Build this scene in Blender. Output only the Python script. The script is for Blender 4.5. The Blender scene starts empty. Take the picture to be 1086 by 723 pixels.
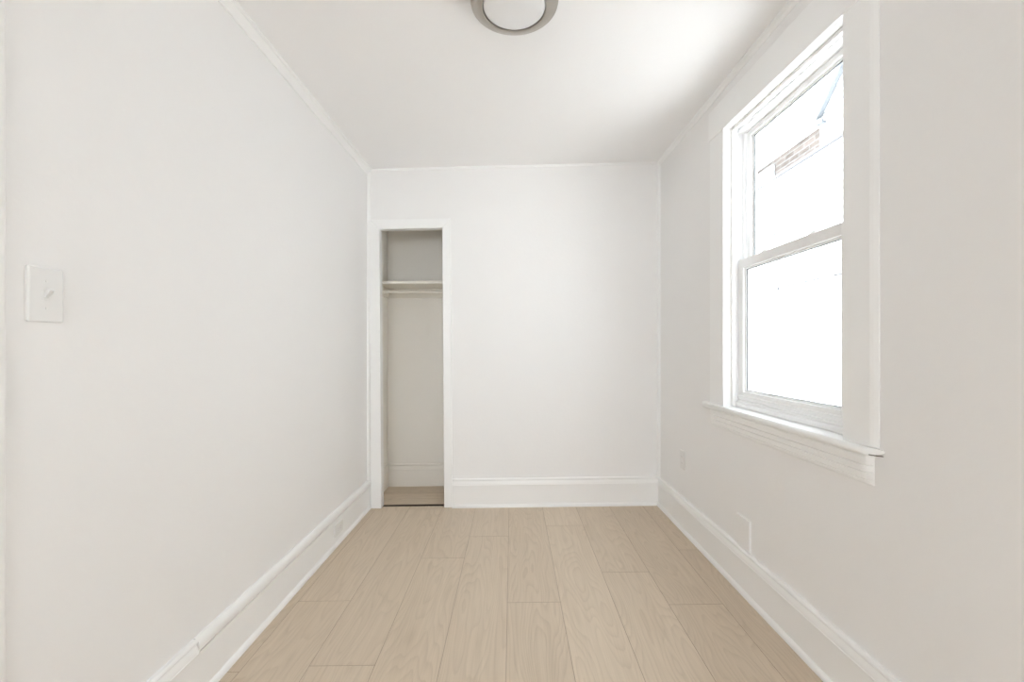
import bpy, bmesh, math, random
from mathutils import Vector

random.seed(7)
S = bpy.context.scene
COL = S.collection

# ------------------------------------------------------------------ camera
CAM_Z = 1.163
FPX, W_PX, H_PX = 460.0, 1086.0, 723.0
cam_data = bpy.data.cameras.new('camera')
cam_data.sensor_width = 36.0
cam_data.lens = FPX / W_PX * 36.0
cam_data.shift_y = 6.0 / W_PX
cam_data.clip_start = 0.02
cam = bpy.data.objects.new('camera', cam_data)
cam.location = (0, 0, CAM_Z)
cam.rotation_euler = (math.pi / 2, 0, 0)
COL.objects.link(cam)
S.camera = cam

# ------------------------------------------------------------------ view, world, lights
S.view_settings.view_transform = 'Standard'
S.view_settings.look = 'None'
S.view_settings.gamma = 1.0
S.view_settings.use_curve_mapping = False
S.view_settings.exposure = 2.83
S.cycles.diffuse_bounces = 10
S.cycles.max_bounces = 14
S.cycles.transparent_max_bounces = 12
S.cycles.caustics_reflective = False
S.cycles.caustics_refractive = False

world = bpy.data.worlds.new('overcast_sky')
S.world = world
world.use_nodes = True
wn = world.node_tree.nodes
wn['Background'].inputs[0].default_value = (0.91, 0.975, 1.03, 1)
wn['Background'].inputs[1].default_value = 1.0

def area_light(name, loc, rot, sx, sy, power, color=(1, 1, 1)):
    l = bpy.data.lights.new(name, 'AREA')
    l.shape = 'RECTANGLE'; l.size = sx; l.size_y = sy
    l.energy = power; l.color = color
    o = bpy.data.objects.new(name, l)
    o.location = loc; o.rotation_euler = rot
    COL.objects.link(o)
    return o

HALL_POWER = 0.2
FRONT_POWER = 5.2
SUN_POWER = 3.0
# hazy sun over this house, lighting the yard, the fence and the neighbour's wall
sun_l = bpy.data.lights.new('hazy_sun', 'SUN')
sun_l.energy = SUN_POWER; sun_l.angle = math.radians(6); sun_l.color = (1.0, 0.985, 0.96)
sun_o = bpy.data.objects.new('hazy_sun', sun_l)
sun_o.rotation_euler = Vector((-0.35, 0.3, 1)).to_track_quat('Z', 'Y').to_euler()
COL.objects.link(sun_o)
# added fill light at the ceiling of the unseen hall, through the left doorway
area_light('hall_fill_light', (-1.75, 0.45, 2.36), (0, 0, 0), 0.5, 0.5, HALL_POWER, (1.0, 0.97, 0.93))
# added fill light behind the camera, at an unseen window in the front room
area_light('front_fill_light', (0.0, -3.37, 1.5), (math.radians(90), 0, 0), 1.55, 1.35, FRONT_POWER, (0.93, 0.98, 1.03))

# ------------------------------------------------------------------ materials
def new_mat(name):
    m = bpy.data.materials.new(name)
    m.use_nodes = True
    nt = m.node_tree
    return m, nt, nt.nodes['Principled BSDF']

def paint(name, col, rough=0.5, bump=0.0, scale=60.0, var=0.0):
    m, nt, b = new_mat(name)
    b.inputs['Base Color'].default_value = (*col, 1)
    b.inputs['Roughness'].default_value = rough
    b.inputs['Specular IOR Level'].default_value = 0.35
    tc = nt.nodes.new('ShaderNodeTexCoord')
    if bump:
        n = nt.nodes.new('ShaderNodeTexNoise')
        n.inputs['Scale'].default_value = scale
        n.inputs['Detail'].default_value = 4
        nt.links.new(tc.outputs['Object'], n.inputs['Vector'])
        bp = nt.nodes.new('ShaderNodeBump')
        bp.inputs['Strength'].default_value = bump
        bp.inputs['Distance'].default_value = 0.002
        nt.links.new(n.outputs['Fac'], bp.inputs['Height'])
        nt.links.new(bp.outputs['Normal'], b.inputs['Normal'])
    if var:
        n2 = nt.nodes.new('ShaderNodeTexNoise')
        n2.inputs['Scale'].default_value = 2.3
        n2.inputs['Detail'].default_value = 3
        nt.links.new(tc.outputs['Object'], n2.inputs['Vector'])
        mr = nt.nodes.new('ShaderNodeMix'); mr.data_type = 'RGBA'
        mr.inputs[6].default_value = (*[c * (1 - var) for c in col], 1)
        mr.inputs[7].default_value = (*[min(1, c * (1 + var)) for c in col], 1)
        nt.links.new(n2.outputs['Fac'], mr.inputs[0])
        nt.links.new(mr.outputs[2], b.inputs['Base Color'])
    return m

WALL = paint('wall_paint', (0.865, 0.858, 0.853), 0.6, 0.25, 45, 0.012)
CEIL = paint('ceiling_paint', (0.915, 0.91, 0.91), 0.75, 0.25, 70, 0.01)
TRIM = paint('trim_paint', (0.90, 0.90, 0.895), 0.32, 0.08, 30)
CLOSET = paint('closet_paint', (0.865, 0.84, 0.795), 0.6, 0.25, 45, 0.012)
VINYL = paint('window_vinyl', (0.90, 0.90, 0.90), 0.28)
PLASTIC = paint('switch_plastic', (0.83, 0.83, 0.825), 0.25)
PAINTED = paint('painted_over_plastic', (0.82, 0.81, 0.80), 0.45)
SHELFP = paint('shelf_paint', (0.80, 0.77, 0.71), 0.4)
GASKET = paint('glazing_gasket', (0.10, 0.11, 0.115), 0.5)
DARK = paint('dark_gap', (0.13, 0.105, 0.085), 0.8)
SHADOWSLOT = paint('socket_slot', (0.50, 0.49, 0.475), 0.6)
SIDING = paint('white_siding', (0.80, 0.81, 0.82), 0.5)
FENCEV = paint('white_fence_vinyl', (0.82, 0.83, 0.84), 0.4)
PIPE = paint('downspout_paint', (0.13, 0.139, 0.15), 0.4)
CONCRETE = paint('yard_concrete', (0.80, 0.795, 0.79), 0.8, 0.3, 20, 0.05)
SHADELINE = paint('shade_line_grey', (0.10, 0.10, 0.105), 0.5)  # dark grey that paints shadow lines on the drip cap and fence rail
ROOFM = paint('grey_shingle', (0.20, 0.20, 0.205), 0.8, 0.4, 30, 0.08)

def metal(name, col, rough):
    m, nt, b = new_mat(name)
    b.inputs['Base Color'].default_value = (*col, 1)
    b.inputs['Metallic'].default_value = 1.0
    b.inputs['Roughness'].default_value = rough
    return m
NICKEL = metal('brushed_nickel', (0.50, 0.47, 0.43), 0.38)
CHROME = metal('polished_steel', (0.62, 0.61, 0.60), 0.3)

def glass_mat():
    m = bpy.data.materials.new('window_glass'); m.use_nodes = True
    nt = m.node_tree; nt.nodes.clear()
    out = nt.nodes.new('ShaderNodeOutputMaterial')
    tr = nt.nodes.new('ShaderNodeBsdfTransparent'); tr.inputs[0].default_value = (0.97, 0.98, 0.98, 1)
    gl = nt.nodes.new('ShaderNodeBsdfGlossy'); gl.inputs['Roughness'].default_value = 0.02
    lw = nt.nodes.new('ShaderNodeLayerWeight'); lw.inputs['Blend'].default_value = 0.5
    p5 = nt.nodes.new('ShaderNodeMath'); p5.operation = 'POWER'; p5.inputs[1].default_value = 5.0
    nt.links.new(lw.outputs['Facing'], p5.inputs[0])
    fr = nt.nodes.new('ShaderNodeMath'); fr.operation = 'MULTIPLY_ADD'
    fr.inputs[1].default_value = 0.9; fr.inputs[2].default_value = 0.03; fr.use_clamp = True
    nt.links.new(p5.outputs[0], fr.inputs[0])
    mx = nt.nodes.new('ShaderNodeMixShader')
    nt.links.new(fr.outputs[0], mx.inputs[0]); nt.links.new(tr.outputs[0], mx.inputs[1])
    nt.links.new(gl.outputs[0], mx.inputs[2]); nt.links.new(mx.outputs[0], out.inputs[0])
    return m
GLASS = glass_mat()

def diffuser_mat():
    m, nt, b = new_mat('frosted_diffuser')
    b.inputs['Base Color'].default_value = (0.80, 0.80, 0.805, 1)
    b.inputs['Roughness'].default_value = 0.45
    return m
DIFFUSER = diffuser_mat()

def brick_mat():
    m, nt, b = new_mat('old_brick')
    tc = nt.nodes.new('ShaderNodeTexCoord')
    br = nt.nodes.new('ShaderNodeTexBrick')
    br.inputs['Color1'].default_value = (0.125, 0.098, 0.082, 1)
    br.inputs['Color2'].default_value = (0.215, 0.175, 0.15, 1)
    br.inputs['Mortar'].default_value = (0.28, 0.265, 0.255, 1)
    br.inputs['Scale'].default_value = 1.0
    br.inputs['Brick Width'].default_value = 0.21
    br.inputs['Row Height'].default_value = 0.075
    br.inputs['Mortar Size'].default_value = 0.008
    nt.links.new(tc.outputs['UV'], br.inputs['Vector'])
    n = nt.nodes.new('ShaderNodeTexNoise'); n.inputs['Scale'].default_value = 6
    nt.links.new(tc.outputs['UV'], n.inputs['Vector'])
    mx = nt.nodes.new('ShaderNodeMix'); mx.data_type = 'RGBA'; mx.blend_type = 'MULTIPLY'
    mx.inputs[0].default_value = 0.6
    nt.links.new(br.outputs['Color'], mx.inputs[6]); nt.links.new(n.outputs['Fac'], mx.inputs[7])
    nt.links.new(mx.outputs[2], b.inputs['Base Color'])
    b.inputs['Roughness'].default_value = 0.9
    return m
BRICK = brick_mat()

def oak_mat(name, tone, contrast=1.0, rough=0.42):
    m, nt, b = new_mat(name)
    N, L = nt.nodes.new, nt.links.new
    def math_(op, a, bb=None, c=None):
        n = N('ShaderNodeMath'); n.operation = op
        for i, v in enumerate((a, bb, c)):
            if v is None: continue
            if isinstance(v, (int, float)): n.inputs[i].default_value = v
            else: L(v, n.inputs[i])
        return n.outputs[0]
    uv = N('ShaderNodeUVMap'); uv.uv_map = 'plank'
    sx = N('ShaderNodeSeparateXYZ'); L(uv.outputs[0], sx.inputs[0])
    at = N('ShaderNodeAttribute'); at.attribute_name = 'rnd'
    rc = N('ShaderNodeSeparateColor'); L(at.outputs['Color'], rc.inputs[0])
    r1, r2, r3 = rc.outputs[0], rc.outputs[1], rc.outputs[2]
    u, v = sx.outputs[0], sx.outputs[1]
    off = math_('MULTIPLY', r1, 90.0)
    def vec(su, sv, extra=0.0):
        cb = N('ShaderNodeCombineXYZ')
        L(math_('MULTIPLY', u, su), cb.inputs[0])
        L(math_('MULTIPLY', v, sv), cb.inputs[1])
        L(math_('ADD', off, extra), cb.inputs[2])
        return cb.outputs[0]
    def noise(vv, det, rough_=0.5):
        n = N('ShaderNodeTexNoise'); n.inputs['Scale'].default_value = 1.0
        n.inputs['Detail'].default_value = det; n.inputs['Roughness'].default_value = rough_
        L(vv, n.inputs['Vector']); return n.outputs['Fac']
    # growth rings cut through flat-sawn boards: contours of a stretched field
    uc = math_('SUBTRACT', u, math_('ADD', math_('MULTIPLY', r2, 0.10), 0.07))
    bow = math_('MULTIPLY', math_('MULTIPLY', uc, uc), 210.0)
    field = math_('ADD', math_('MULTIPLY', noise(vec(8.5, 1.35), 1.5, 0.4), 17.0), bow)
    field = math_('ADD', field, math_('MULTIPLY', v, 0.9))
    field = math_('ADD', field, math_('MULTIPLY', noise(vec(60, 9, 3.3), 3), 0.30))
    fr = math_('FRACT', field)
    ring = math_('POWER', fr, 3.0)
    edge = math_('MULTIPLY', math_('SUBTRACT', 1.0, math_('SMOOTH_MIN', 1.0, math_('MULTIPLY', math_('SUBTRACT', 1.0, fr), 9.0), 0.1)), -1.0)
    ring = math_('MAXIMUM', math_('ADD', ring, edge), 0.0)
    mask = noise(vec(5, 1.0, 11.0), 2)
    fib = noise(vec(170, 5, 7.0), 3, 0.6)
    fib2 = noise(vec(45, 1.6, 17.0), 3, 0.6)
    blot = noise(vec(3.0, 1.3, 23.0), 2)
    dk = math_('MULTIPLY', math_('MULTIPLY', ring, math_('ADD', math_('MULTIPLY', mask, 0.9), 0.15)), 0.42 * contrast)
    dk = math_('ADD', dk, math_('MULTIPLY', math_('SUBTRACT', fib, 0.5), 0.36 * contrast))
    dk = math_('ADD', dk, math_('MULTIPLY', math_('SUBTRACT', fib2, 0.5), 0.34 * contrast))
    dk = math_('ADD', dk, math_('MULTIPLY', math_('SUBTRACT', blot, 0.5), 0.25 * contrast))
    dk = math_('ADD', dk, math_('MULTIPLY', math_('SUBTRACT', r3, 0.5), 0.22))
    fac = math_('SUBTRACT', 1.0, dk)
    hs = N('ShaderNodeMix'); hs.data_type = 'RGBA'
    hs.inputs[6].default_value = (tone[0] * 0.50, tone[1] * 0.44, tone[2] * 0.37, 1)
    hs.inputs[7].default_value = (*tone, 1)
    hs.clamp_factor = False
    L(fac, hs.inputs[0])
    L(hs.outputs[2], b.inputs['Base Color'])
    b.inputs['Roughness'].default_value = rough
    b.inputs['Specular IOR Level'].default_value = 0.4
    bp = N('ShaderNodeBump'); bp.inputs['Strength'].default_value = 0.12; bp.inputs['Distance'].default_value = 0.001
    L(fac, bp.inputs['Height']); L(bp.outputs['Normal'], b.inputs['Normal'])
    return m
OAK = oak_mat('pale_oak_plank', (0.63, 0.525, 0.408))
OAKEDGE = paint('plank_bevel', (0.40, 0.31, 0.23), 0.6)

# ------------------------------------------------------------------ geometry of the room
# an old house: floor and ceiling are a little out of level, the side walls a little out of parallel
XL0, XLK = -1.0535, 0.004
XR0, XRK = 1.1026, -0.012
YB, YF = 3.13, -0.55
def xl(y): return XL0 + XLK * y
def xr(y): return XR0 + XRK * y
def fz(x): return 0.0124 * (x + 1.041)
def cz(x): return 2.4385 + 0.026 * (x + 1.041)
def mapL(u, w, z): return Vector((xl(u) + w, u, z))
def mapR(u, w, z): return Vector((xr(u) - w, u, z))
def mapB(u, w, z): return Vector((u, YB - w, z))
def mapI(u, w, z): return Vector((u, w, z))

# ------------------------------------------------------------------ mesh helpers
def add_box(bm, mp, u0, u1, w0, w1, z0, z1, z0b=None, z1b=None):
    """box; z0b / z1b: bottom and top heights at the u1 end when they differ"""
    z0b = z0 if z0b is None else z0b
    z1b = z1 if z1b is None else z1b
    c = [(u0, w0, z0), (u1, w0, z0b), (u1, w1, z0b), (u0, w1, z0),
         (u0, w0, z1), (u1, w0, z1b), (u1, w1, z1b), (u0, w1, z1)]
    v = [bm.verts.new(mp(*p)) for p in c]
    for f in ((0, 1, 2, 3), (4, 5, 6, 7), (0, 1, 5, 4), (1, 2, 6, 5), (2, 3, 7, 6), (3, 0, 4, 7)):
        bm.faces.new([v[i] for i in f])

def add_prism(bm, mp, poly, w0, w1):
    """poly in (u, z), extruded from w0 to w1"""
    a = [bm.verts.new(mp(u, w0, z)) for u, z in poly]
    b = [bm.verts.new(mp(u, w1, z)) for u, z in poly]
    n = len(poly)
    bm.faces.new(a); bm.faces.new(b)
    for i in range(n):
        j = (i + 1) % n
        bm.faces.new((a[i], a[j], b[j], b[i]))

def add_plate(bm, mp, poly, z0, z1):
    """poly in (u, w), extruded in z"""
    a = [bm.verts.new(mp(u, w, z0)) for u, w in poly]
    b = [bm.verts.new(mp(u, w, z1)) for u, w in poly]
    n = len(poly)
    bm.faces.new(a); bm.faces.new(b)
    for i in range(n):
        j = (i + 1) % n
        bm.faces.new((a[i], a[j], b[j], b[i]))

def add_sweep(bm, mp, prof, stations):
    """closed profile [(w, z)] swept along u; stations [(u, dz)]"""
    rings = [[bm.verts.new(mp(u, w, z + dz)) for w, z in prof] for u, dz in stations]
    n = len(prof)
    for r0, r1 in zip(rings, rings[1:]):
        for i in range(n):
            j = (i + 1) % n
            bm.faces.new((r0[i], r0[j], r1[j], r1[i]))
    bm.faces.new(rings[0]); bm.faces.new(rings[-1])

def add_frame(bm, mp, u0, u1, z0, z1, l, r, bt, tp, w0, w1):
    """rectangular frame without overlaps: members l, r, bottom, top"""
    add_box(bm, mp, u0, u0 + l, w0, w1, z0, z1)
    add_box(bm, mp, u1 - r, u1, w0, w1, z0, z1)
    add_box(bm, mp, u0 + l, u1 - r, w0, w1, z0, z0 + bt)
    add_box(bm, mp, u0 + l, u1 - r, w0, w1, z1 - tp, z1)

def add_lathe(bm, prof, cx, cy, cz_, seg=96, tilt=0.0):
    """prof [(r, z)] round the vertical axis at (cx, cy), z relative to cz_"""
    rings = []
    for r, z in prof:
        if r < 1e-6:
            rings.append([bm.verts.new((cx, cy, cz_ + z))])
        else:
            rings.append([bm.verts.new((cx + r * math.cos(2 * math.pi * k / seg), cy + r * math.sin(2 * math.pi * k / seg),
                                        cz_ + z + tilt * r * math.cos(2 * math.pi * k / seg))) for k in range(seg)])
    for a, b in zip(rings, rings[1:]):
        for k in range(seg):
            j = (k + 1) % seg
            if len(a) == 1 and len(b) == 1: continue
            if len(a) == 1: bm.faces.new((a[0], b[k], b[j]))
            elif len(b) == 1: bm.faces.new((a[k], a[j], b[0]))
            else: bm.faces.new((a[k], a[j], b[j], b[k]))

def add_tube(bm, p0, p1, r, seg=24, cap=True):
    p0, p1 = Vector(p0), Vector(p1)
    d = (p1 - p0).normalized()
    a = d.orthogonal().normalized(); b = d.cross(a)
    rings = []
    for p in (p0, p1):
        rings.append([bm.verts.new(p + r * (math.cos(2 * math.pi * k / seg) * a + math.sin(2 * math.pi * k / seg) * b)) for k in range(seg)])
    for k in range(seg):
        j = (k + 1) % seg
        bm.faces.new((rings[0][k], rings[0][j], rings[1][j], rings[1][k]))
    if cap:
        bm.faces.new(rings[0]); bm.faces.new(rings[1])

def build(name, bm, mat, parent=None, bevel=0.0, seg=2, smooth=False, angle=40):
    bmesh.ops.recalc_face_normals(bm, faces=bm.faces[:])
    me = bpy.data.meshes.new(name)
    bm.to_mesh(me); bm.free()
    for m in (mat if isinstance(mat, (list, tuple)) else [mat]):
        me.materials.append(m)
    o = bpy.data.objects.new(name, me)
    COL.objects.link(o)
    if parent is not None:
        o.parent = parent
        o.matrix_parent_inverse = parent.matrix_basis.inverted()
    if smooth:
        for p in me.polygons: p.use_smooth = True
        me.set_sharp_from_angle(angle=math.radians(angle))
    if bevel:
        md = o.modifiers.new('soft_edges', 'BEVEL')
        md.width = bevel; md.segments = seg; md.limit_method = 'ANGLE'; md.angle_limit = math.radians(35)
    return o

def struct(name, bm, mat, parent=None, **k):
    o = build(name, bm, mat, parent, **k)
    if parent is None: o['kind'] = 'structure'
    return o

def empty(name, loc, label=None, cat=None, group=None, kind=None):
    o = bpy.data.objects.new(name, None)
    o.empty_display_size = 0.05
    o.location = loc
    COL.objects.link(o)
    tag(o, label, cat, group, kind)
    return o

def tag(o, label=None, cat=None, group=None, kind=None):
    if label: o['label'] = label
    if cat: o['category'] = cat
    if group: o['group'] = group
    if kind: o['kind'] = kind
    return o

B = bmesh.new
# ================================================================== LARGE STRUCTURE
# ---- floor: pale oak planks running away from the camera
def plank_mesh(bm, planks, zf, swap=False, tones=None):
    uvl = bm.loops.layers.uv.new('plank')
    col = bm.loops.layers.float_color.new('rnd')
    g, d = 0.0010, 0.0010
    for q, (a0, a1, b0, b1) in enumerate(planks):  # across, along
        rnd = (random.random(), random.random(), tones[q] if tones else random.random(), 1)
        def pt(a, b, dz):
            x, y = (b, a) if swap else (a, b)
            return bm.verts.new((x, y, zf(x) + dz))
        o = [pt(a0, b0, -d), pt(a1, b0, -d), pt(a1, b1, -d), pt(a0, b1, -d)]
        i = [pt(a0 + g, b0 + g, 0), pt(a1 - g, b0 + g, 0), pt(a1 - g, b1 - g, 0), pt(a0 + g, b1 - g, 0)]
        fs = [bm.faces.new(i)]
        for k in range(4):
            j = (k + 1) % 4
            f = bm.faces.new((o[k], o[j], i[j], i[k])); f.material_index = 1; fs.append(f)
        for f in fs:
            for lp in f.loops:
                x, y = lp.vert.co.x, lp.vert.co.y
                if swap: x, y = y, x
                lp[uvl].uv = (x - a0, y - b0); lp[col] = rnd

PITCH, SEAM0 = 0.2385, -0.021
JOINT = {-5: 1.55, -4: 1.98, -3: 1.575, -2: 2.37, -1: 2.635, 0: 1.95, 1: 2.78, 2: 2.20, 3: 1.92, 4: 2.43}
TONE = {-5: .7, -4: .55, -3: .5, -2: .45, -1: .35, 0: .4, 1: .1, 2: .5, 3: .75, 4: .95}  # row tones: part plank colour, part light falloff and gloss painted in
bm = B(); planks = []; tones = []
for k in range(-5, 5):
    a0 = max(SEAM0 + PITCH * k, -1.075); a1 = min(SEAM0 + PITCH * (k + 1), 1.12)
    if a1 - a0 < 0.01: continue
    cuts = sorted({YF - 0.02, YB + 0.022} | {JOINT[k] + 1.52 * n for n in range(-3, 4) if YF < JOINT[k] + 1.52 * n < YB - 0.02})
    for b0, b1 in zip(cuts, cuts[1:]):
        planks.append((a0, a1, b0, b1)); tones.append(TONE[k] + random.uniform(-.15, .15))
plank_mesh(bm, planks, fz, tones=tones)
floor = struct('floor', bm, [OAK, OAKEDGE])
tag(floor, 'pale oak plank floor', None)
# closet floor planks run across
bm = B(); planks = []
for i in range(4):
    b0 = 3.185 + 0.12 * i
    planks.append((b0, b0 + 0.12, -1.06, -0.30))
plank_mesh(bm, planks, lambda x: fz(x) + 0.001, swap=True)
struct('floor_closet', bm, [OAK, OAKEDGE])
bm = B(); add_box(bm, mapI, -1.2, 1.25, YF - 0.1, YB + 0.65, -0.14, -0.012); struct('floor_base', bm, DARK)

# ---- ceiling
bm = B()
c = [(-1.25, YF - 0.1), (1.30, YF - 0.1), (1.30, YB + 0.07), (-1.25, YB + 0.07)]
lo = [bm.verts.new((x, y, cz(x))) for x, y in c]; hi = [bm.verts.new((x, y, cz(x) + 0.12)) for x, y in c]
bm.faces.new(lo); bm.faces.new(hi)
for i in range(4):
    j = (i + 1) % 4; bm.faces.new((lo[i], lo[j], hi[j], hi[i]))
struct('ceiling', bm, CEIL)

# ---- walls
TH = 0.16
DU0, DU1, DZ = 0.03, 0.815, 2.03            # doorway in the left wall, beside the camera
WU0, WU1, WZ0, WZ1 = 1.395, 2.215, 0.838, 2.285   # window hole in the right wall
bm = B()
add_box(bm, mapL, DU1, YB + 0.04, -0.12, 0, -0.05, 2.45)
add_box(bm, mapL, YF - 0.1, DU0, -0.12, 0, -0.05, 2.45)
add_box(bm, mapL, DU0, DU1, -0.12, 0, DZ, 2.45)
struct('wall_left', bm, WALL)
bm = B()
add_box(bm, mapR, WU1, YB + 0.04, -TH, 0, -0.05, 2.52)
add_box(bm, mapR, YF - 0.1, WU0, -TH, 0, -0.05, 2.52)
add_box(bm, mapR, WU0, WU1, -TH, 0, -0.05, WZ0)
add_box(bm, mapR, WU0, WU1, -TH, 0, WZ1, 2.52)
struct('wall_right', bm, WALL)
# closet opening, leaning very slightly
OL0, OL1, OR0, OR1 = -0.938, -0.953, -0.4876, -0.501
OZL, OZR = 2.006, 2.016
WT = 0.05
def at(x0, x1, z): return x0 + (x1 - x0) * z / 2.01
bm = B()
g = 0.012
add_prism(bm, mapB, [(-1.16, -0.05), (OL0 - g, -0.05), (at(OL0, OL1, 2.5) - g, 2.5), (-1.16, 2.5)], -WT, 0)
add_prism(bm, mapB, [(OR0 + g, -0.05), (1.25, -0.05), (1.25, 2.53), (at(OR0, OR1, 2.5) + g, 2.5)], -WT, 0)
add_prism(bm, mapB, [(OL1 - g, OZL + g), (OR1 + g, OZR + g), (at(OR0, OR1, 2.5) + g, 2.5), (at(OL0, OL1, 2.5) - g, 2.5)], -WT, 0)
struct('wall_back', bm, WALL)
# wall behind the camera; its wide opening is added to let fill light in
EO0, EO1, EOZ = -0.80, 0.88, 2.12
bm = B()
add_box(bm, mapI, -1.25, EO0, YF - 0.12, YF, -0.05, 2.53)
add_box(bm, mapI, EO1, 1.3, YF - 0.12, YF, -0.05, 2.53)
add_box(bm, mapI, EO0, EO1, YF - 0.12, YF, EOZ, 2.53)
struct('wall_front', bm, WALL)
bm = B()  # unseen front room, added to carry the fill light
GX0, GX1, GY0, GY1 = -1.7, 1.7, -3.4, YF - 0.12
add_box(bm, mapI, GX0 - 0.1, GX0, GY0 - 0.1, GY1, -0.05, 2.5)
add_box(bm, mapI, GX1, GX1 + 0.1, GY0 - 0.1, GY1, -0.05, 2.5)
add_box(bm, mapI, GX0, -0.8, GY0 - 0.1, GY0, -0.05, 2.5)
add_box(bm, mapI, 0.8, GX1, GY0 - 0.1, GY0, -0.05, 2.5)
add_box(bm, mapI, -0.8, 0.8, GY0 - 0.1, GY0, -0.05, 0.8)
add_box(bm, mapI, -0.8, 0.8, GY0 - 0.1, GY0, 2.2, 2.5)
add_box(bm, mapI, GX0, -1.25, GY1 - 0.1, GY1, -0.05, 2.5)
add_box(bm, mapI, 1.3, GX1, GY1 - 0.1, GY1, -0.05, 2.5)
struct('wall_front_room', bm, WALL)
win2 = empty('fill_window', (0, GY0, 0.8), 'unseen white window added behind the camera for fill light', None, None, 'structure')  # made-up window around the fill light
bm = B(); add_frame(bm, lambda u, w, z: Vector((u, GY0 - 0.02 - w, z)), -0.799, 0.799, 0.801, 2.199, 0.05, 0.05, 0.05, 0.05, 0.0, 0.07)
build('window_frame', bm, VINYL, win2)
bm = B(); add_box(bm, mapI, -0.749, 0.749, GY0 - 0.062, GY0 - 0.058, 0.851, 2.149); build('pane', bm, GLASS, win2)
bm = B(); add_box(bm, mapI, GX0, GX1, GY0, GY1, 2.4, 2.5); struct('ceiling_front_room', bm, CEIL)
bm = B(); plank_mesh(bm, [(GX0 + PITCH * i, GX0 + PITCH * (i + 1), GY0, YF + 0.01) for i in range(15)], lambda x: 0.0)
struct('floor_front_room', bm, [OAK, OAKEDGE])

# ---- closet shell
CX0, CX1, CYB, CZ1 = -1.035, -0.34, 3.61, 2.33
bm = B(); add_box(bm, mapI, CX0 - 0.1, CX0, YB + WT, CYB + 0.1, -0.05, CZ1 + 0.1); struct('wall_closet_left', bm, CLOSET)
bm = B(); add_box(bm, mapI, CX1, CX1 + 0.1, YB + WT, CYB + 0.1, -0.05, CZ1 + 0.1); struct('wall_closet_right', bm, CLOSET)
bm = B(); add_box(bm, mapI, CX0, CX1, CYB, CYB + 0.1, -0.05, CZ1 + 0.1); struct('wall_closet_back', bm, CLOSET)
bm = B(); add_box(bm, mapI, CX0, CX1, YB + WT, CYB, CZ1, CZ1 + 0.1); struct('ceiling_closet', bm, CLOSET)

# ---- hall beyond the doorway in the left wall
HX0, HX1, HY0, HY1 = -2.45, -1.175, -0.5, 1.6
bm = B()
add_box(bm, mapI, HX0 - 0.1, HX0, HY0 - 0.1, HY1 + 0.1, -0.05, 2.5)
add_box(bm, mapI, HX0, HX1, HY0 - 0.1, HY0, -0.05, 2.5)
add_box(bm, mapI, HX0, HX1, HY1, HY1 + 0.1, -0.05, 2.5)
struct('wall_hall', bm, WALL)
bm = B(); add_box(bm, mapI, HX0, HX1, HY0, HY1, 2.4, 2.5); struct('ceiling_hall', bm, CEIL)
bm = B(); plank_mesh(bm, [(HX0 + 0.24 * i, HX0 + 0.24 * (i + 1), HY0, HY1) for i in range(6)], lambda x: -0.002)
struct('floor_hall', bm, [OAK, OAKEDGE])

# ---- ground outside
bm = B(); add_box(bm, mapI, 1.3, 14.0, -10.0, 20.0, -0.75, -0.55); struct('ground_yard', bm, CONCRETE)

# ================================================================== TRIM
# baseboard profile (w, z): shoe moulding, plain board, moulded cap
def base_prof(h=0.204, shoe=True, t=0.016, soft=False):
    p = [(0, 0)]
    if shoe:
        p += [(t + 0.013, 0), (t + 0.013, 0.008), (t + 0.011, 0.015), (t + 0.006, 0.020), (t, 0.022)]
    else:
        p += [(t, 0)]
    c = h - 0.050
    if soft:
        p += [(t, c + 0.002), (t + 0.003, c + 0.008), (t + 0.006, c + 0.018), (t + 0.006, c + 0.028), (t + 0.004, c + 0.036),
              (t - 0.002, c + 0.044), (t - 0.009, c + 0.050), (0, c + 0.050)]
    else:
        p += [(t, c), (t + 0.006, c + 0.001), (t + 0.007, c + 0.005), (t + 0.005, c + 0.008), (t + 0.005, c + 0.012),
              (t + 0.002, c + 0.022), (t - 0.002, c + 0.030), (t - 0.003, c + 0.034), (t + 0.000, c + 0.036), (t + 0.002, c + 0.040),
              (t + 0.001, c + 0.045), (t - 0.004, c + 0.050), (0, c + 0.050)]
    return p
BREAK = 1.425
bm = B()
bp_soft, bp_crisp = base_prof(soft=True), base_prof()
add_sweep(bm, mapL, bp_crisp[:7] + [(0.016, 0.154), (0, 0.154)], [(0.893, 0), (YB, 0)])
add_sweep(bm, mapL, [(0, 0.154)] + [p for p in bp_soft[7:]], [(BREAK, 0), (YB, 0)])
add_sweep(bm, mapL, [(0, 0.1535)] + [(w + 0.001, z) for w, z in bp_crisp[7:-1]] + [(0, 0.2035)], [(0.893, 0), (BREAK - 0.004, 0)])
struct('baseboard_left', bm, TRIM, smooth=True, angle=30)
bm = B()
add_sweep(bm, mapR, [(w, z + 0.026) for w, z in base_prof(h=0.201)], [(YF, 0), (YB, 0)])
struct('baseboard_right', bm, TRIM, smooth=True, angle=30)
bm = B()
add_sweep(bm, mapB, base_prof(h=0.205), [(OR0 + 0.0585, fz(OR0)), (1.07, fz(1.07))])
struct('baseboard_back', bm, TRIM, smooth=True, angle=30)
bm = B()
def mapCB(u, w, z): return Vector((u, CYB - w, z))
def mapCL(u, w, z): return Vector((CX0 + w, u, z))
def mapCR(u, w, z): return Vector((CX1 - w, u, z))
add_sweep(bm, mapCB, base_prof(h=0.188, shoe=False, t=0.012), [(CX0, 0.002), (CX1, 0.008)])
add_sweep(bm, mapCL, base_prof(h=0.188, shoe=False, t=0.012), [(YB + WT, 0.002), (CYB, 0.002)])
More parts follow.
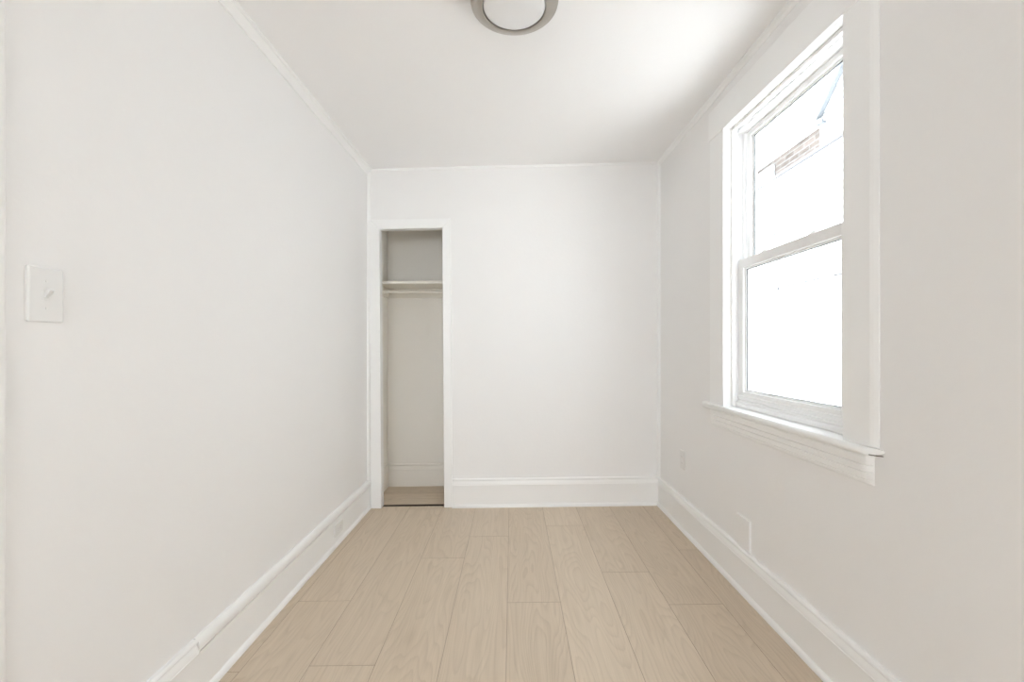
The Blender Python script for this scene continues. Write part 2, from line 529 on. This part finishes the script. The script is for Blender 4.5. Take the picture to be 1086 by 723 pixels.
add_sweep(bm, mapCR, base_prof(h=0.188, shoe=False, t=0.012), [(YB + WT, 0.008), (CYB, 0.008)])
struct('baseboard_closet', bm, CLOSET, smooth=True, angle=30)

# crown mouldings under the ceiling
def crown_left():
    return [(0, 0.004), (0.030, 0.004), (0.030, -0.005), (0.026, -0.009), (0.021, -0.010), (0.018, -0.016), (0.013, -0.026),
            (0.009, -0.033), (0.008, -0.038), (0.005, -0.043), (0, -0.044)]
def quarter(r):
    return [(0, 0.004), (r, 0.004)] + [(r * math.cos(a), -r * math.sin(a)) for a in [math.pi / 2 * i / 6 for i in range(7)]]
bm = B(); add_sweep(bm, mapL, crown_left(), [(YF, cz(xl(0))), (YB, cz(xl(3)))]); struct('trim_1', bm, TRIM, smooth=True, angle=30)
bm = B(); add_sweep(bm, mapR, [(0, .004), (.020, .004), (.020, -.004), (.016, -.010), (.010, -.013), (.007, -.020), (.003, -.026), (0, -.027)],
                    [(YF, cz(xr(0))), (YB, cz(xr(3)))]); struct('trim_2', bm, TRIM, smooth=True, angle=30)
bm = B(); add_sweep(bm, mapB, quarter(0.011), [(xl(YB), cz(xl(YB))), (xr(YB), cz(xr(YB)))]); struct('trim_3', bm, TRIM, smooth=True, angle=30)
# vertical beads in the two far corners
def corner_bead(name, x, sgn, r, z0, z1):
    bm = B()
    prof = [(0, 0)] + [(r * math.cos(a), r * math.sin(a)) for a in [math.pi / 2 * i / 6 for i in range(7)]]
    v = [[bm.verts.new((x + sgn * a, YB - b, z)) for a, b in prof] for z in (z0, z1)]
    n = len(prof)
    for i in range(n):
        j = (i + 1) % n; bm.faces.new((v[0][i], v[0][j], v[1][j], v[1][i]))
    bm.faces.new(v[0]); bm.faces.new(v[1])
    struct(name, bm, TRIM, smooth=True, angle=30)
corner_bead('trim_4', xl(YB), 1, 0.017, 0.20, cz(xl(YB)))
corner_bead('trim_5', xr(YB), -1, 0.020, 0.225, cz(xr(YB)))

# ---- closet opening: casing, jamb, threshold gap
door = empty('door_1', (-0.72, YB, 0.0), 'narrow doorless closet opening with white casing', None, None, 'structure')
CW = 0.015
cl_o0, cl_o1, cr_o0, cr_o1, ctl, ctr = -1.013, -1.029, -0.4292, -0.4425, 2.074, 2.085
bm = B()
def lx(x0, x1, z): return x0 + (x1 - x0) * z / 2.07
add_prism(bm, mapB, [(cl_o0, fz(-1)), (OL0, fz(-1)), (OL1, OZL), (cl_o1, ctl)], 0, CW)
add_prism(bm, mapB, [(OR0, fz(-.5)), (cr_o0, fz(-.4)), (cr_o1, ctr), (OR1, OZR)], 0, CW)
add_prism(bm, mapB, [(OL1, OZL), (OR1, OZR), (cr_o1, ctr), (cl_o1, ctl)], 0, CW)
build('casing', bm, TRIM, door, bevel=0.003)
bm = B()
e = 0.003
add_prism(bm, mapB, [(OL0 - g, 0), (OL0 - e, 0), (OL1 - e, OZL + e), (OL1 - g, OZL + g)], -WT - 0.004, -0.0005)
add_prism(bm, mapB, [(OR0 + e, 0.005), (OR0 + g, 0.005), (OR1 + g, OZR + g), (OR1 + e, OZR + e)], -WT - 0.004, -0.0005)
add_prism(bm, mapB, [(OL1 - e, OZL + e), (OR1 + e, OZR + e), (OR1 + g, OZR + g), (OL1 - g, OZL + g)], -WT - 0.004, -0.0005)
build('jamb', bm, TRIM, door)

# ---- doorway beside the camera in the left wall: casing edge and a painted-over hinge leaf
door2 = empty('door_2', (xl(0.9), 0.85, 0.0), 'edge of the white cased doorway at the left of the picture', None, None, 'structure')
bm = B()
add_box(bm, mapL, DU1, 0.893, 0, 0.010, 0, DZ + 0.09)
add_box(bm, mapL, DU0 - 0.085, DU0, 0, 0.014, 0, DZ + 0.09)
add_box(bm, mapL, DU0, DU1, 0, 0.014, DZ, DZ + 0.09)
build('casing', bm, WALL, door2, bevel=0.004)
bm = B()
add_box(bm, mapL, DU1 - 0.018, DU1 - 0.0005, -0.125, 0.006, 0, DZ)
add_box(bm, mapL, DU0 + 0.0005, DU0 + 0.018, -0.125, 0.006, 0, DZ)
add_box(bm, mapL, DU0 + 0.018, DU1 - 0.018, -0.125, 0.006, DZ - 0.018, DZ - 0.0005)
build('jamb', bm, TRIM, door2)
bm = B(); add_box(bm, mapL, 0.862, 0.8905, 0.0095, 0.0115, 1.054, 1.135)
build('hinge_leaf', bm, WALL, door2, bevel=0.0008)

# ================================================================== WINDOW
win = empty('window_1', (xr(1.8), 1.8, 0.86), 'white double hung window in the right wall', None, None, 'structure')
U0, U1 = 1.411, 2.191          # clear opening between the casings
def hb(u): return 2.242 + 0.025 * (u - 1.4266)      # underside of the head casing
bm = B()
add_prism(bm, mapR, [(U1, 0.862), (2.333, 0.862), (2.333, hb(2.333)), (U1, hb(U1))], 0, 0.010)
add_plate(bm, mapR, [(1.281, 0.0), (1.2812, 0.0022), (1.287, 0.0040), (1.297, 0.0070), (1.308, 0.0090), (U0, 0.010), (U0, 0.0)], 0.862, hb(U0) + 0.002)
build('side_casing', bm, TRIM, win, bevel=0.0015)
bm = B()
add_prism(bm, mapR, [(1.27, hb(1.27)), (2.340, hb(2.34)), (2.340, 2.415), (1.27, 2.39)], 0, 0.015)
build('head_casing', bm, TRIM, win, bevel=0.003)
# jamb lining
bm = B()
add_prism(bm, mapR, [(U1, 0.862), (WU1, 0.862), (WU1, hb(WU1)), (U1, hb(U1))], -0.052, -0.0005)
add_prism(bm, mapR, [(WU0, 0.862), (U0, 0.862), (U0, hb(U0)), (WU0, hb(WU0))], -TH, -0.0005)
add_prism(bm, mapR, [(WU0, hb(WU0)), (WU1, hb(WU1)), (WU1, WZ1), (WU0, WZ1)], -TH, -0.0005)
build('jamb', bm, TRIM, win)
# inner stops
bm = B()
sp = 0.014
add_prism(bm, mapR, [(U1 - sp, 0.864), (U1, 0.864), (U1, hb(U1)), (U1 - sp, hb(U1))], -0.048, -0.030)
add_prism(bm, mapR, [(U0, 0.864), (U0 + sp, 0.864), (U0 + sp, hb(U0)), (U0, hb(U0))], -0.048, -0.030)
add_prism(bm, mapR, [(U0 + sp, hb(U0) - sp), (U1 - sp, hb(U1) - sp), (U1 - sp, hb(U1)), (U0 + sp, hb(U0))], -0.048, -0.030)
build('window_stop', bm, TRIM, win, bevel=0.002)
# vinyl frame: side tracks, head, sloped sill
bm = B()
add_box(bm, mapR, U1 - 0.006, WU1, -0.061, -0.052, 0.862, hb(U1))
add_box(bm, mapR, U1 + 0.014, WU1, -TH, -0.061, 0.862, hb(U1))
add_box(bm, mapR, U1 - 0.006, U1 + 0.014, -0.1035, -0.0975, 0.862, hb(U1))
add_box(bm, mapR, U1 - 0.006, U1 + 0.014, -TH, -0.137, 0.862, hb(U1))
add_box(bm, mapR, U0, U0 + 0.040, -0.150, -0.052, 0.88, hb(U0))
add_box(bm, mapR, U0 + 0.040, U1 - 0.008, -0.150, -0.061, 2.236, 2.2435)
build('window_frame', bm, VINYL, win, bevel=0.0015)
bm = B()
add_sweep(bm, mapR, [(-0.150, 0.862), (-0.050, 0.862), (-0.050, 0.885), (-0.058, 0.889), (-0.060, 0.899), (-0.150, 0.893)], [(U0, 0), (U1, 0)])
build('frame_sill', bm, VINYL, win, bevel=0.0015)

def sash(name, u0, u1, z0, z1, l, r, bt, tp, w0, w1, wg):
    s = B()
    add_frame(s, mapR, u0, u1, z0, z1, l, r, bt, tp, w0, w1)
    # stepped glazing bead round the glass
    i = 0.009
    add_frame(s, mapR, u0 + l, u1 - r, z0 + bt, z1 - tp, i, i, i, i, wg + 0.005, w1 - 0.010)
    o = build(name, s, VINYL, win, bevel=0.0018)
    gk = B()
    add_frame(gk, mapR, u0 + l + i, u1 - r - i, z0 + bt + i, z1 - tp - i, 0.003, 0.003, 0.003, 0.003, wg + 0.003, wg + 0.007)
    build('gasket', gk, GASKET, o)
    p = B()
    add_box(p, mapR, u0 + l, u1 - r, wg - 0.002, wg + 0.002, z0 + bt, z1 - tp)
    build('pane', p, GLASS, o)
    return o
upper = sash('upper_sash', 1.451, 2.183, 1.553, 2.236, 0.060, 0.035, 0.040, 0.024, -0.136, -0.104, -0.124)
lower = sash('lower_sash', 1.451, 2.183, 0.900, 1.596, 0.060, 0.044, 0.040, 0.044, -0.097, -0.062, -0.083)
# rail lip on the lower sash, and two locks on the meeting rail
bm = B(); add_box(bm, mapR, 1.455, 2.179, -0.064, -0.054, 0.912, 0.922); build('lift_rail', bm, VINYL, lower, bevel=0.003)
for uu in (1.985, 1.672):
    bm = B()
    add_box(bm, mapR, uu - 0.022, uu + 0.022, -0.092, -0.070, 1.596, 1.602)
    add_box(bm, mapR, uu - 0.014, uu + 0.012, -0.088, -0.074, 1.602, 1.610)
    build('sash_lock', bm, VINYL, lower, bevel=0.002)
# stool with rounded nose and clipped ends
bm = B()
zt, zb = 0.862, 0.836
nose = [(-0.052, zb), (0.026, zb), (0.031, zb + 0.004), (0.033, zb + 0.010), (0.033, zb + 0.016), (0.031, zb + 0.022), (0.026, zt), (-0.052, zt)]
def stool_ring(u, lim):
    return [(u, min(w, lim), z) for w, z in nose]
rings = []
for u, lim, ts in ((1.264, 0.003, 0.25), (1.274, 0.009, 0.55), (1.288, 0.017, 0.80), (1.305, 0.026, 0.95), (1.325, 0.033, 1.0),
                   (2.375, 0.033, 1.0), (2.390, 0.024, 0.9), (2.402, 0.012, 0.7), (2.410, 0.003, 0.3)):
    zm = zt - 0.006
    rings.append([bm.verts.new(mapR(u, (min(w, lim) if w > 0 else 0.0005 if (u < U0 or u > U1) else w), zm + (z - zm) * ts)) for w, z in nose])
for a, b in zip(rings, rings[1:]):
    for i in range(len(nose)):
        j = (i + 1) % len(nose); bm.faces.new((a[i], a[j], b[j], b[i]))
bm.faces.new(rings[0]); bm.faces.new(rings[-1])
add_box(bm, mapR, U0, U1, -TH, -0.0005, zb + 0.004, zt - 0.0003)
build('window_sill', bm, TRIM, win, smooth=True, angle=35)
# fluted apron
bm = B()
ap = [(0, 0.745), (0.006, 0.745), (0.009, 0.749), (0.010, 0.757), (0.007, 0.760), (0.0075, 0.762), (0.013, 0.764), (0.014, 0.779), (0.009, 0.7815),
      (0.009, 0.783), (0.0145, 0.785), (0.0155, 0.801), (0.010, 0.8035), (0.010, 0.805), (0.016, 0.807), (0.018, 0.826), (0.014, 0.8355), (0, 0.8355)]
ring = []
for u, k in ((1.300, 0.08), (1.306, 0.35), (1.318, 0.75), (1.334, 1.0), (2.316, 1.0), (2.322, 0.5)):
    ring.append([bm.verts.new(mapR(u, w * k, z)) for w, z in ap])
for a, b in zip(ring, ring[1:]):
    for i in range(len(ap)):
        j = (i + 1) % len(ap); bm.faces.new((a[i], a[j], b[j], b[i]))
bm.faces.new(ring[0]); bm.faces.new(ring[-1])
build('apron', bm, TRIM, win)
bm = B()
add_plate(bm, mapR, [(1.268, 0.0008), (1.2735, 0.0008), (1.2835, 0.012), (1.296, 0.021), (1.293, 0.024), (1.279, 0.015)], 0.8400, 0.8420)
build('paint_chip', bm, DARK, win)

# ================================================================== CEILING LIGHT
FX, FY = 0.0085, 1.575
fzc = cz(FX)
lamp = empty('ceiling_light', (FX, FY, fzc), 'round flush ceiling light with a brushed nickel ring and frosted glass', 'ceiling light')
bm = B()
add_lathe(bm, [(0.0, 0.0), (0.150, 0.0), (0.152, -0.010), (0.150, -0.044), (0.0, -0.044)], FX, FY, fzc, tilt=0.0)
build('mounting_pan', bm, CHROME, lamp, smooth=True)
bm = B()
add_lathe(bm, [(0.150, -0.036), (0.156, -0.038), (0.159, -0.044), (0.1595, -0.054), (0.158, -0.060), (0.154, -0.062), (0.150, -0.063), (0.147, -0.066),
               (0.134, -0.072), (0.124, -0.075), (0.118, -0.0755), (0.115, -0.074), (0.114, -0.069), (0.116, -0.060), (0.148, -0.046), (0.150, -0.036)],
          FX, FY, fzc)
build('metal_ring', bm, NICKEL, lamp, smooth=True, angle=50)
bm = B()
add_lathe(bm, [(0.1135, -0.066)] + [(0.1135 * math.cos(a), -0.069 - 0.013 * math.sin(a)) for a in [math.pi / 2 * i / 10 for i in range(1, 11)]],
          FX, FY, fzc)
build('glass_diffuser', bm, DIFFUSER, lamp, smooth=True, angle=80)

# ================================================================== SWITCH AND OUTLETS
def rounded(u0, u1, z0, z1, r=0.004, n=3):
    p = []
    for cx, cy, a0 in ((u1 - r, z1 - r, 0), (u0 + r, z1 - r, 90), (u0 + r, z0 + r, 180), (u1 - r, z0 + r, 270)):
        for i in range(n + 1):
            a = math.radians(a0 + 90 * i / n); p.append((cx + r * math.cos(a), cy + r * math.sin(a)))
    return p
def plate_mesh(mp, u0, u1, z0, z1, w0, w1, lip=0.003):
    bm = B()
    a = [bm.verts.new(mp(u, w0, z)) for u, z in rounded(u0, u1, z0, z1)]
    b = [bm.verts.new(mp(u, w1 - lip * 0.6, z)) for u, z in rounded(u0, u1, z0, z1)]
    c = [bm.verts.new(mp(u, w1, z)) for u, z in rounded(u0 + lip, u1 - lip, z0 + lip, z1 - lip)]
    n = len(a)
    for i in range(n):
        j = (i + 1) % n
        bm.faces.new((a[i], a[j], b[j], b[i])); bm.faces.new((b[i], b[j], c[j], c[i]))
    bm.faces.new(c); bm.faces.new(a)
    return bm

su0, su1, sz0, sz1 = 0.934, 1.009, 1.218, 1.340
suc, szc = (su0 + su1) / 2, (sz0 + sz1) / 2
sw = empty('light_switch', tuple(mapL(suc, 0, szc)), 'white toggle light switch plate on the left wall', 'light switch')
build('switch_plate', plate_mesh(mapL, su0, su1, sz0, sz1, 0.0005, 0.0075), PLASTIC, sw)
bm = B()
add_frame(bm, mapL, suc - 0.0062, suc + 0.0062, szc - 0.0125, szc + 0.0125, 0.0012, 0.0012, 0.0012, 0.0012, 0.0065, 0.0082)
build('toggle_bezel', bm, PLASTIC, sw)
bm = B(); add_box(bm, mapL, suc - 0.005, suc + 0.005, szc - 0.0113, szc + 0.0113, 0.0060, 0.0077)
build('toggle_slot', bm, SHADOWSLOT, sw)
bm = B()
p = [(0.007, -0.006), (0.0085, -0.0065), (0.0195, 0.008), (0.0205, 0.0105), (0.0190, 0.0125), (0.0165, 0.0125), (0.007, 0.005)]
a = [bm.verts.new(mapL(suc - 0.0042, w, szc + z)) for w, z in p]; b = [bm.verts.new(mapL(suc + 0.0042, w, szc + z)) for w, z in p]
bm.faces.new(a); bm.faces.new(b)
for i in range(len(p)):
    j = (i + 1) % len(p); bm.faces.new((a[i], a[j], b[j], b[i]))
build('toggle', bm, PLASTIC, sw, bevel=0.0008)
for dz in (0.030, -0.030):
    bm = B(); add_tube(bm, mapL(suc, 0.007, szc + dz), mapL(suc, 0.0085, szc + dz), 0.0032, 16)
    build('screw', bm, PAINTED, sw, bevel=0.0004)

# wall plate over an unused box, just above the baseboard under the window
pl = build('blank_wall_plate', plate_mesh(mapR, 1.955, 2.066, 0.232, 0.374, 0.0005, 0.010), WALL)
tag(pl, 'square blank wall plate painted over just above the right baseboard', 'wall plate')
# outlet in the corner part of the right wall
def outlet(name, mp, uc, zc, horizontal, w0, label, group=None):
    hw, hh = (0.0575, 0.035) if horizontal else (0.035, 0.0575)
    o = empty(name, tuple(mp(uc, w0, zc)), label, 'electrical outlet')
    build('outlet_plate', plate_mesh(mp, uc - hw, uc + hw, zc - hh, zc + hh, w0 - 0.0005, w0 + 0.006), PAINTED, o)
    for s in (-1, 1):
        du, dz = (0.0195 * s, 0) if horizontal else (0, 0.0195 * s)
        bm = B()
        a, b_ = (0.0135, 0.0165) if horizontal else (0.0165, 0.0135)
        add_prism(bm, mp, rounded(uc + du - a, uc + du + a, zc + dz - b_, zc + dz + b_, 0.006), w0 + 0.005, w0 + 0.0078)
        r = build('receptacle', bm, PAINTED, o, bevel=0.0006)
        bm = B()
        for q in (-1, 1):
            if horizontal: add_box(bm, mp, uc + du - 0.004, uc + du + 0.004, w0 + 0.0070, w0 + 0.0082, zc + q * 0.006 - 0.001, zc + q * 0.006 + 0.001)
            else: add_box(bm, mp, uc + q * 0.006 - 0.001, uc + q * 0.006 + 0.001, w0 + 0.0070, w0 + 0.0082, zc + dz - 0.004, zc + dz + 0.004)
        build('slot', bm, SHADOWSLOT, r)
    bm = B(); add_tube(bm, mp(uc, w0 + 0.005, zc), mp(uc, w0 + 0.0072, zc), 0.003, 14); build('screw', bm, PAINTED, o)
    return o
outlet('wall_outlet', mapR, 2.715, 0.455, False, 0.0, 'small painted outlet on the right wall near the far corner')
outlet('baseboard_outlet', mapL, 2.565, 0.092, True, 0.0165, 'white outlet set sideways in the left baseboard')

# ================================================================== CLOSET SHELF AND ROD
shelf = empty('closet_shelf', (-0.69, 3.45, 1.642), 'white painted shelf high inside the closet', 'shelf')
bm = B(); add_box(bm, mapI, CX0 + 0.001, CX1 - 0.001, 3.30, CYB - 0.001, 1.642, 1.663)
build('shelf_board', bm, SHELFP, shelf, bevel=0.002)
for x0, x1 in ((CX0 + 0.0005, CX0 + 0.0185), (CX1 - 0.0185, CX1 - 0.0005)):
    bm = B(); add_prism(bm, lambda u, w, z: Vector((w, u, z)), [(3.335, 1.6415), (3.335, 1.620), (3.36, 1.565), (CYB - 0.02, 1.565), (CYB - 0.02, 1.6415)], x0, x1)
    build('cleat', bm, SHELFP, shelf, bevel=0.0015)
bm = B(); add_box(bm, mapI, CX0 + 0.019, CX1 - 0.019, CYB - 0.019, CYB - 0.0005, 1.565, 1.6415)
build('cleat', bm, SHELFP, shelf, bevel=0.0015)
rod = empty('closet_rod', (-0.69, 3.40, 1.592), 'white hanging rod running below the closet shelf', 'clothes rod')
bm = B(); add_tube(bm, (CX0 + 0.020, 3.40, 1.592), (CX1 - 0.020, 3.40, 1.592), 0.0095, 24)
build('rod_tube', bm, SHELFP, rod, smooth=True)
for x, s in ((CX0 + 0.0188, 1), (CX1 - 0.0188, -1)):
    bm = B(); add_tube(bm, (x, 3.40, 1.592), (x + s * 0.004, 3.40, 1.592), 0.022, 24); add_tube(bm, (x + s * 0.004, 3.40, 1.592), (x + s * 0.014, 3.40, 1.592), 0.0145, 24)
    build('rod_socket', bm, SHELFP, rod, bevel=0.001)

# ================================================================== OUTSIDE: neighbouring house and fence
NX = 4.0
house = empty('neighbour_house', (NX, 6.0, -0.55), 'white sided neighbouring house with a strip of bare brick seen through the window', 'house')
def siding(bm, y0, y1, z0, z1, step=0.11):
    z = z0
    while z < z1 - 1e-4:
        t = min(z + step, z1)
        add_prism(bm, lambda u, w, zz: Vector((w, u, zz)), [(y0, z), (y1, z), (y1, t), (y0, t)], NX, NX + 0.15)
        # each board leans out at its lower edge
        a = [bm.verts.new(c) for c in ((NX - 0.016, y0, z), (NX - 0.016, y1, z), (NX - 0.002, y1, t), (NX - 0.002, y0, t), (NX, y0, z), (NX, y1, z))]
        bm.faces.new((a[0], a[1], a[2], a[3])); bm.faces.new((a[0], a[1], a[5], a[4]))
        z = t
bm = B(); siding(bm, 0.0, 12.0, -0.55, 3.70); build('lower_siding', bm, SIDING, house)
bm = B(); siding(bm, 0.0, 12.0, 4.06, 4.72); build('upper_siding', bm, SIDING, house)
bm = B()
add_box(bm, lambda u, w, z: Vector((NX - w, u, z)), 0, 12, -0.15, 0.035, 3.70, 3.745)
build('drip_cap', bm, SHADELINE, house, bevel=0.004)  # drip cap coloured dark to paint its shadow line
bm = B()
uvl = bm.loops.layers.uv.new('UVMap')
add_box(bm, lambda u, w, z: Vector((w, u, z)), 0, 12, NX + 0.03, NX + 0.18, 3.70, 4.06)
for f in bm.faces:
    for lp in f.loops: lp[uvl].uv = (lp.vert.co.y, lp.vert.co.z)
build('brick_strip', bm, BRICK, house)
bm = B()
add_box(bm, lambda u, w, z: Vector((NX - w, u, z)), 0, 5.62, -0.02, 0.015, 3.745, 4.06)
add_box(bm, lambda u, w, z: Vector((NX - w, u, z)), 6.64, 12, -0.02, 0.015, 3.745, 3.95)
build('white_frieze', bm, SIDING, house, bevel=0.003)
bm = B()
add_box(bm, lambda u, w, z: Vector((NX - w, u, z)), 0, 12, -0.15, 0.06, 4.03, 4.075)
build('frieze_board', bm, SIDING, house, bevel=0.004)
bm = B()
add_box(bm, mapI, NX - 0.22, NX + 0.2, 0, 12, 4.72, 4.86)
build('eave', bm, SIDING, house, bevel=0.01)
bm = B()
add_prism(bm, lambda u, w, z: Vector((u, w, z)), [(NX - 0.26, 4.86), (NX + 3.5, 6.6), (NX + 3.5, 6.7), (NX - 0.26, 4.95)], 0, 12)
build('roof', bm, ROOFM, house)
# diagonal downspout with its elbow
bm = B()
def spout(bm, pts, hw, d):
    prev = None
    for (y, z, ny, nz) in pts:
        r = [bm.verts.new((NX - 0.02 - dd, y + s * hw * ny, z + s * hw * nz)) for s, dd in ((-1, 0), (1, 0), (1, d), (-1, d))]
        if prev:
            for i in range(4):
                j = (i + 1) % 4; bm.faces.new((prev[i], prev[j], r[j], r[i]))
        else: bm.faces.new(r)
        prev = r
    bm.faces.new(prev)
spout(bm, [(5.02, 4.715, 0.69, 0.72), (5.60, 4.13, 0.69, 0.72), (5.625, 4.09, 0.95, 0.25), (5.60, 4.05, 0.5, -0.85), (5.49, 4.03, 0.1, -1.0)], 0.036, 0.06)
build('downspout', bm, PIPE, house, bevel=0.006)
bm = B()
add_box(bm, lambda u, w, z: Vector((NX - w, u, z)), 6.55, 6.95, 0.015, 0.05, 2.84, 2.885)
build('wall_vent', bm, PIPE, house, bevel=0.01)

FXF = 2.30
fence = empty('vinyl_fence', (FXF, 4.0, -0.55), 'white vinyl privacy fence between the houses, below the meeting rail', 'fence')
def mapF(u, w, z): return Vector((FXF - w, u, z))
posts = [1.17, 3.16, 5.15, 7.14]
for y in posts:
    bm = B()
    add_box(bm, mapF, y - 0.055, y + 0.055, -0.085, 0.025, -0.55, 1.84)
    o = build('post', bm, FENCEV, fence, bevel=0.004)
    bm = B()
    add_box(bm, mapF, y - 0.066, y + 0.066, -0.096, 0.036, 1.84, 1.862)
    q = [bm.verts.new(mapF(*c)) for c in ((y - 0.062, -0.092, 1.862), (y + 0.062, -0.092, 1.862), (y + 0.062, 0.032, 1.862), (y - 0.062, 0.032, 1.862), (y, -0.03, 1.90))]
    for i in range(4): bm.faces.new((q[i], q[(i + 1) % 4], q[4]))
    bm.faces.new(q[:4])
    build('cap', bm, FENCEV, o)
for a, b in zip(posts, posts[1:]):
    bm = B(); add_box(bm, mapF, a + 0.055, b - 0.055, -0.05, -0.002, 1.68, 1.80); build('top_rail', bm, FENCEV, fence, bevel=0.004)
    bm = B(); add_box(bm, mapF, a + 0.055, b - 0.055, -0.05, -0.002, -0.45, -0.31); build('bottom_rail', bm, FENCEV, fence, bevel=0.004)
    bm = B(); n = 12; wd = (b - a - 0.11) / n
    for i in range(n):
        add_box(bm, mapF, a + 0.055 + i * wd + 0.002, a + 0.055 + (i + 1) * wd - 0.002, -0.036, -0.018, -0.31, 1.68)
    add_box(bm, mapF, a + 0.055, b - 0.055, -0.030, -0.024, -0.31, 1.68)
    build('panel', bm, FENCEV, fence)
    for yy in (a + 0.62, a + 1.25):
        bm = B(); add_box(bm, mapF, yy - 0.02, yy + 0.02, -0.018, -0.004, 1.655, 1.68)
        build('clip', bm, PIPE, fence)
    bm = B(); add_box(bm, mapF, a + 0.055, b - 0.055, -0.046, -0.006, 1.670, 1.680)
    build('rail_channel_shade', bm, SHADELINE, fence)  # dark strip painting the shade in the gap under the rail
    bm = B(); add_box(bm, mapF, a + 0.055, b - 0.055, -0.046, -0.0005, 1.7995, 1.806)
    build('rail_top_shade', bm, SHADELINE, fence)  # dark strip painting a shade line along the rail top
